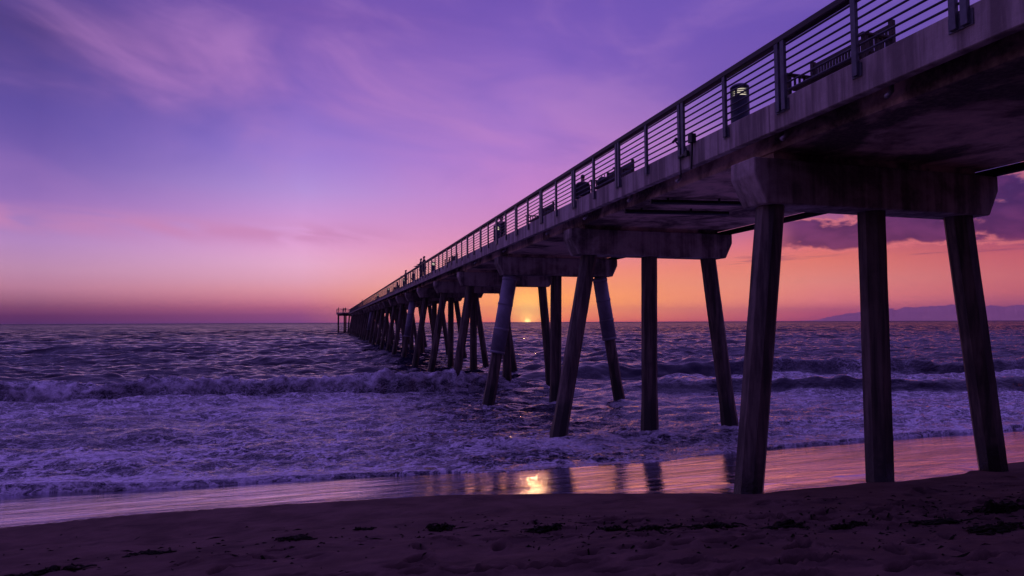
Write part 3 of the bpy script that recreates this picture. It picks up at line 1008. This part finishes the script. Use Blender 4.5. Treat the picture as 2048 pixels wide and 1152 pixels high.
# ------------------------------------------------------------------ lamp bollards
def make_bollard():
    root = thing('lamp_bollard', None, 'bollard light', (0, 0, 0), 0, 'lamp bollards along the pier deck')
    bm = bmesh.new()
    lathe(bm, [(.165, 0), (.165, .79), (.15, .80), (.05, .80)], 28)
    obj('bollard_body', bm, 'bollard', root, (0, 0, 0), False)
    bm = bmesh.new()
    lathe(bm, [(.12, .802), (.12, .945)], 24)
    obj('lamp_glass', bm, 'lamp', root)
    bm = bmesh.new()
    for i in range(4):
        z = .822 + i * .034
        lathe(bm, [(.135, z), (.165, z), (.165, z + .010), (.135, z + .012)], 28)
    for k in range(4):
        a = k * math.pi / 2 + .5
        box(bm, .145 * math.cos(a) - .014, .145 * math.cos(a) + .014, .145 * math.sin(a) - .014, .145 * math.sin(a) + .014, .80, .955)
    obj('louvre', bm, 'bollard', root)
    bm = bmesh.new()
    lathe(bm, [(.165, .95), (.168, .985), (.13, 1.02), (.07, 1.045), (.01, 1.05)], 28)
    obj('bollard_cap', bm, 'bollard', root, (0, 0, 0), True)
    return root


blab = ['stout round bollard with a louvred lamp head, nearest the beach behind the railing',
        'lit bollard beside the person standing midway along the near railing',
        'lit bollard on the deck just on the beach side of the standing couple',
        'lit bollard on the deck beside the lone person rising above the rail',
        'tiny lit bollard on the deck seaward of the lone person above the rail',
        'farthest tiny lit bollard towards the end of the pier']
q0 = make_bollard()
for i, y in enumerate((9.68, 26.9, 44.6, 62.2, 79.8, 97.4)):
    o = q0 if i == 0 else copy_tree(q0)
    o.location = (7.13, y, ZDK)
    o['label'] = blab[i]


# ------------------------------------------------------------------ people
PENDING = []


def skin_mesh(name, verts, edges, radii, mat, parent, root=0, sub=2):
    me = bpy.data.meshes.new(name)
    me.from_pydata([tuple(v) for v in verts], edges, [])
    o = bpy.data.objects.new(name, me)
    COL.objects.link(o)
    md = o.modifiers.new('Skin', 'SKIN')
    md.use_smooth_shade = True
    for i, sv in enumerate(me.skin_vertices[0].data):
        r_ = radii[i]
        sv.radius = r_ if isinstance(r_, tuple) else (r_, r_)
        sv.use_root = (i == root)
    sb = o.modifiers.new('Sub', 'SUBSURF')
    sb.levels = sb.render_levels = sub
    o.parent = parent
    PENDING.append((o, name, mat))
    return o


def grow_all():
    dg = bpy.context.evaluated_depsgraph_get()
    dg.update()
    grown = [bpy.data.meshes.new_from_object(o.evaluated_get(dg)) for o, n_, m_ in PENDING]
    for (o, n_, m_), nm in zip(PENDING, grown):
        nm.name = n_
        o.modifiers.clear()
        o.data = nm
        nm.materials.clear()
        nm.materials.append(M[m_])
        nm.polygons.foreach_set('use_smooth', [True] * len(nm.polygons))


def person(label, loc, rz, height=1.74, pose='stand', top='cloth_black', legs='cloth_navy', group='people on the pier'):
    """faces local -y; feet at the origin"""
    root = thing('person', label, 'person', loc, rz, group)
    k = height / 1.75
    sit = pose == 'sit'
    hip = .46 if sit else .93

    def P(x, y, z): return Vector((x * k, y * k, z * k))
    dz_ = hip - .93
    V = [P(0, 0, .95 + dz_), P(0, .01, 1.10 + dz_), P(0, .0, 1.30 + dz_), P(0, .0, 1.43 + dz_), P(0, -.01, 1.51 + dz_), P(0, -.02, 1.58 + dz_), P(0, -.02, 1.66 + dz_), P(0, -.015, 1.725 + dz_),
         P(0, -.105, 1.625 + dz_)]
    Rd = [(.15, .11), (.135, .10), (.165, .11), (.12, .085), .056, (.066, .075), (.074, .092), (.05, .06), (.014, .014)]
    E = [(0, 1), (1, 2), (2, 3), (3, 4), (4, 5), (5, 6), (6, 7), (5, 8)]
    arm_pts = {'stand': [(.185, .01, 1.42), (.215, .03, 1.14), (.205, -.05, .90), (.20, -.08, .82)],
               'lean': [(.20, -.02, 1.42), (.25, -.13, 1.18), (.17, -.38, 1.12), (.13, -.46, 1.12)],
               'sit': [(.19, .0, 1.42), (.25, -.02, 1.15), (.17, -.24, 1.04), (.13, -.31, 1.03)]}[pose]
    arms, lg = {}, {}
    for s in (-1, 1):
        st_ = len(V)
        pts = [P(s * x, y, z + dz_) for x, y, z in arm_pts]
        V += pts
        Rd += [.056, .043, .032, (.036, .02)]
        E += [(3, st_), (st_, st_ + 1), (st_ + 1, st_ + 2), (st_ + 2, st_ + 3)]
        arms[s] = pts
        d = (pts[3] - pts[2]).normalized()
        side = Vector((1, 0, 0)) if pose != 'stand' else Vector((0, 1, 0))
        for f, (o_, ln) in enumerate(((-.027, .062), (-.009, .072), (.009, .068), (.026, .055))):
            a_ = len(V)
            bpt = pts[3] + side * o_ * k + d * .03 * k
            V += [bpt, bpt + d * ln * .55 * k + Vector((0, 0, -.004)), bpt + d * ln * k + Vector((0, 0, -.018))]
            Rd += [.010, .009, .0075]
            E += [(st_ + 3, a_), (a_, a_ + 1), (a_ + 1, a_ + 2)]
        a_ = len(V)
        bpt = pts[3] + side * -.03 * k - d * .005
        V += [bpt, bpt + side * -.028 * k + d * .03 * k]
        Rd += [.011, .009]
        E += [(st_ + 3, a_), (a_, a_ + 1)]
        st_ = len(V)
        if sit:
            lp = [P(s * .10, -.02, hip), P(s * .12, -.42, hip + .02), P(s * .12, -.44, .09), P(s * .13, -.56, .035)]
        else:
            lp = [P(s * .095, 0, .88), P(s * .11, -.01 - .02 * s, .49), P(s * .12, .02 - .03 * s, .09), P(s * .135, -.11 - .03 * s, .035)]
        V += lp
        Rd += [.088, .058, .042, (.042, .032)]
        E += [(0, st_), (st_, st_ + 1), (st_ + 1, st_ + 2), (st_ + 2, st_ + 3)]
        lg[s] = lp
    skin_mesh('body', V, E, [(r_ if isinstance(r_, tuple) else (r_, r_)) for r_ in Rd], 'skin', root)
    # jacket
    JV, JE, JR = list(V[0:4]), [(0, 1), (1, 2), (2, 3)], [(.20, .15), (.19, .145), (.215, .15), (.13, .10)]
    for s in (-1, 1):
        a_ = len(JV)
        JV += [arms[s][0], arms[s][1], arms[s][2]]
        JR += [(.068, .068), (.056, .056), (.044, .044)]
        JE += [(3, a_), (a_, a_ + 1), (a_ + 1, a_ + 2)]
    skin_mesh('jacket', JV, JE, JR, top, root)
    TV, TE, TR = [V[0] - Vector((0, 0, .01))], [], [(.155, .12)]
    for s in (-1, 1):
        a_ = len(TV)
        TV += [lg[s][0], lg[s][1], lg[s][2]]
        TR += [(.10, .10), (.07, .07), (.058, .058)]
        TE += [(0, a_), (a_, a_ + 1), (a_ + 1, a_ + 2)]
    skin_mesh('trousers', TV, TE, TR, legs, root)
    hv = [P(0, .03, 1.60 + dz_), P(0, .025, 1.68 + dz_), P(0, .0, 1.735 + dz_)]
    skin_mesh('hair', hv, [(0, 1), (1, 2)], [(.074, .062), (.084, .085), (.066, .07)], 'hair', root)
    return root


LEFTWARD = R(-90)   # facing the open water on the left (-x)
person('person in a black jacket standing beyond the far end of the bench with a bag', (8.25, 19.75, ZDK), R(160), 1.74, 'stand', 'cloth_black', 'cloth_navy')
person('person in a dark jacket standing beside the second lit bollard on the pier', (7.75, 28.4, ZDK), LEFTWARD + R(30), 1.70, 'stand', 'cloth_black', 'cloth_black')
person('taller person of the couple leaning on the railing, on the beach side, dark clothes', (7.05, 48.6, ZDK), LEFTWARD, 1.87, 'lean', 'cloth_black', 'cloth_navy')
person('person of the couple leaning on the railing, on the seaward side, dark clothes and hair', (7.05, 50.3, ZDK), LEFTWARD - R(12), 1.86, 'lean', 'cloth_navy', 'cloth_black')
person('shorter person in grey standing behind the rail between the couple and the lone figure', (7.35, 57.4, ZDK), LEFTWARD + R(15), 1.38, 'stand', 'cloth_grey', 'cloth_black')
person('lone person in dark clothes leaning over the rail beyond the standing couple', (7.05, 60.6, ZDK), LEFTWARD, 1.76, 'lean', 'cloth_black', 'cloth_black')
person('seated person in dark clothes on the tiny bench far along the pier', (7.35, 71.3, ZDK), LEFTWARD, 1.72, 'sit', 'cloth_black', 'cloth_navy')
person('distant person at the rail near the outer end of the pier', (7.0, 141, ZDK), LEFTWARD, 1.80, 'stand', 'cloth_navy', 'cloth_black')
person('distant person at the left corner of the end platform', (3.1, 213.6, 6.8), LEFTWARD, 1.76, 'stand', 'cloth_black', 'cloth_black')
person('distant person on the end platform, right of the corner figure', (5.3, 213.8, 6.8), R(20), 1.74, 'stand', 'cloth_black', 'cloth_navy')
person('distant person in grey close beside the rightmost figure on the end platform', (4.7, 214.4, 6.8), R(-30), 1.66, 'stand', 'cloth_grey', 'cloth_black')

grow_all()
# bag on the second bench's seat
B0 = (7.22, 15.85, ZDK + .446)
bag = thing('bag', 'dark rounded bag lying on the far end of a pier bench seat', 'bag', B0)
bm = bmesh.new()
bmesh.ops.create_icosphere(bm, subdivisions=3, radius=.2)
for v in bm.verts:
    v.co.x *= .75
    v.co.y *= 1.15
    v.co.z = max(v.co.z * .9, -.11) + .11
    v.co += Vector((0, 0, 1)) * .015 * math.sin(v.co.y * 23) * (v.co.z > .1)
obj('bag_body', bm, 'cloth_black', bag, (0, 0, 0), True)
bm = bmesh.new()
tube(bm, [(0, -.13, .25), (0, -.09, .33), (0, 0, .36), (0, .09, .33), (0, .13, .25)], .012, 6)
obj('handle', bm, 'cloth_black', bag, (0, 0, 0), True)


# ------------------------------------------------------------------ kelp washed up on the sand
def kelp(label, x, y, w, d, n, hgt, seed):
    rr_ = random.Random(seed)
    z0 = ground_z(x, y)
    bm = bmesh.new()
    for i in range(n):
        px, py = max(-.7 * w, min(.7 * w, rr_.gauss(0, w * .38))), max(-.8 * d, min(.8 * d, rr_.gauss(0, d * .38)))
        fall = math.exp(-(px / w) ** 2 * 2 - (py / d) ** 2 * 2)
        a = rr_.gauss(0, .7) + (math.pi if rr_.random() < .5 else 0)
        L = rr_.uniform(.10, .34) * (.3 + w)
        wd_ = rr_.uniform(.010, .026)
        zz_ = rr_.uniform(0, hgt) * fall
        prev = None
        for j in range(7):
            u = j / 6
            a += rr_.uniform(-.4, .4)
            px += math.cos(a) * L / 6
            py += math.sin(a) * L / 6 * .6
            g = ground_z(x + px, y + py) - z0
            z = g + .006 + zz_ * math.sin(math.pi * (u * .8 + .1)) + rr_.uniform(0, .008)
            ww = wd_ * (math.sin(math.pi * (u * .9 + .05)) + .2)
            nx, ny = -math.sin(a) * ww, math.cos(a) * ww
            cur = [bm.verts.new((px + nx, py + ny, z)), bm.verts.new((px, py, z + .006)), bm.verts.new((px - nx, py - ny, z - .002))]
            if prev:
                bm.faces.new((prev[0], prev[1], cur[1], cur[0]))
                bm.faces.new((prev[1], prev[2], cur[2], cur[1]))
            prev = cur
        if rr_.random() < .3:
            ret = bmesh.ops.create_icosphere(bm, subdivisions=1, radius=rr_.uniform(.008, .018), matrix=Matrix.Translation((px, py, z + .01)))
    bmesh.ops.solidify(bm, geom=bm.faces[:], thickness=.003)
    o = obj('kelp_clump', bm, 'kelp', None, (0, 0, 0), True)
    o.location = (x, y, z0)
    tag(o, label, 'seaweed', 'seaweed left along the tide line')
    return o


kelp('peaked dark kelp heap standing clear of the others, just left of centre on the sand', 1.41, 8.15, .17, .09, 60, .09, 1)
kelp('dark kelp heap with a long tail, under the sun reflection on the sand', 2.55, 7.3, .22, .07, 60, .06, 2)
kelp('low oval kelp patch on the left of the beach, its own dark spot', -.36, 8.3, .16, .09, 40, .03, 3)
kelp('smallest kelp scrap, left of the peaked heap',   .46, 8.6, .09, .05, 22, .03, 4)
kelp('small mound of kelp right of the heap with a long tail', 3.22, 6.92, .15, .05, 36, .06, 5)
kelp('long low mound of kelp in the middle of the line', 3.62, 6.6, .26, .05, 44, .04, 6)
kelp('spread kelp patch in front of the nearest pile, left part of the ragged line', 4.3, 6.45, .34, .13, 70, .04, 7)
kelp('thick stretched kelp drift right of the nearest pile foot', 4.95, 6.15, .36, .07, 70, .05, 8)
kelp('thin kelp strand trailing right from the thick drift', 5.6, 5.85, .24, .04, 70, .03, 9)
kelp('flat kelp strip between the thin strand and the big heap', 6.5, 5.55, .46, .06, 50, .035, 10)
kelp('biggest kelp heap on the far right of the sand', 7.75, 5.75, .50, .18, 120, .10, 11)
kelp('broken kelp heap nearest the camera at the right edge', 6.6, 5.0, .34, .14, 70, .06, 12)
kelp('thin dark kelp strand lying low at the left of the beach', -1.9, 8.35, .26, .07, 40, .02, 13)
kelp('dark kelp smear at the bottom left corner of the beach', -2.75, 7.75, .34, .12, 70, .04, 14)

# crumbs of weed strewn over the dry sand
lr = random.Random(77)
bm = bmesh.new()
for i in range(1500):
    x = lr.uniform(-4, 13) if lr.random() < .5 else lr.uniform(2, 10)
    ymid = np.interp(x, [-3, 1.4, 4.3, 8], [8.3, 8.1, 6.5, 5.5])
    y = ymid + lr.gauss(0, .7) if lr.random() < .7 else lr.uniform(2.5, 8)
    if y > np.interp(x, DRY[:, 0], DRY[:, 1]) - .6 or y < 2.4:
        continue
    a, L, w_ = lr.gauss(0, .8), lr.uniform(.01, .05) * (2.4 if lr.random() < .10 else 1), lr.uniform(.004, .014)
    ca, sa = math.cos(a), math.sin(a)
    h = lr.uniform(.006, .022)
    ring = []
    for (u, v) in ((-L, 0), (-L * .4, w_), (L * .5, w_ * .8), (L, lr.uniform(-w_, w_)), (L * .3, -w_), (-L * .5, -w_ * .7)):
        px, py = x + u * ca - v * sa, y + u * sa + v * ca
        ring.append(bm.verts.new((px, py, ground_z(px, py) + .001)))
    top = bm.verts.new((x, y, ground_z(x, y) + h))
    for q in range(6):
        bm.faces.new((ring[q], ring[(q + 1) % 6], top))
lt = obj('seaweed_scraps', bm, 'kelp')
lt['kind'] = 'stuff'

# ------------------------------------------------------------------ sea air
bm = bmesh.new()
box(bm, -24000, 24000, -8000, 24000, -9, HAZE_TOP)
me = bpy.data.meshes.new('haze')
bm.to_mesh(me)
bm.free()
hz = bpy.data.objects.new('haze', me)
COL.objects.link(hz)
hz['kind'] = 'stuff'
hm = bpy.data.materials.new('sea_haze')
hm.use_nodes = True
t = NT(hm.node_tree)
out = t.n('ShaderNodeOutputMaterial')
v = t.n('ShaderNodeVolumePrincipled')
v.inputs['Color'].default_value = (.96, .68, .76, 1)
v.inputs['Density'].default_value = HAZE_D
v.inputs['Anisotropy'].default_value = .35
t.t.links.new(v.outputs[0], out.inputs['Volume'])
me.materials.append(hm)
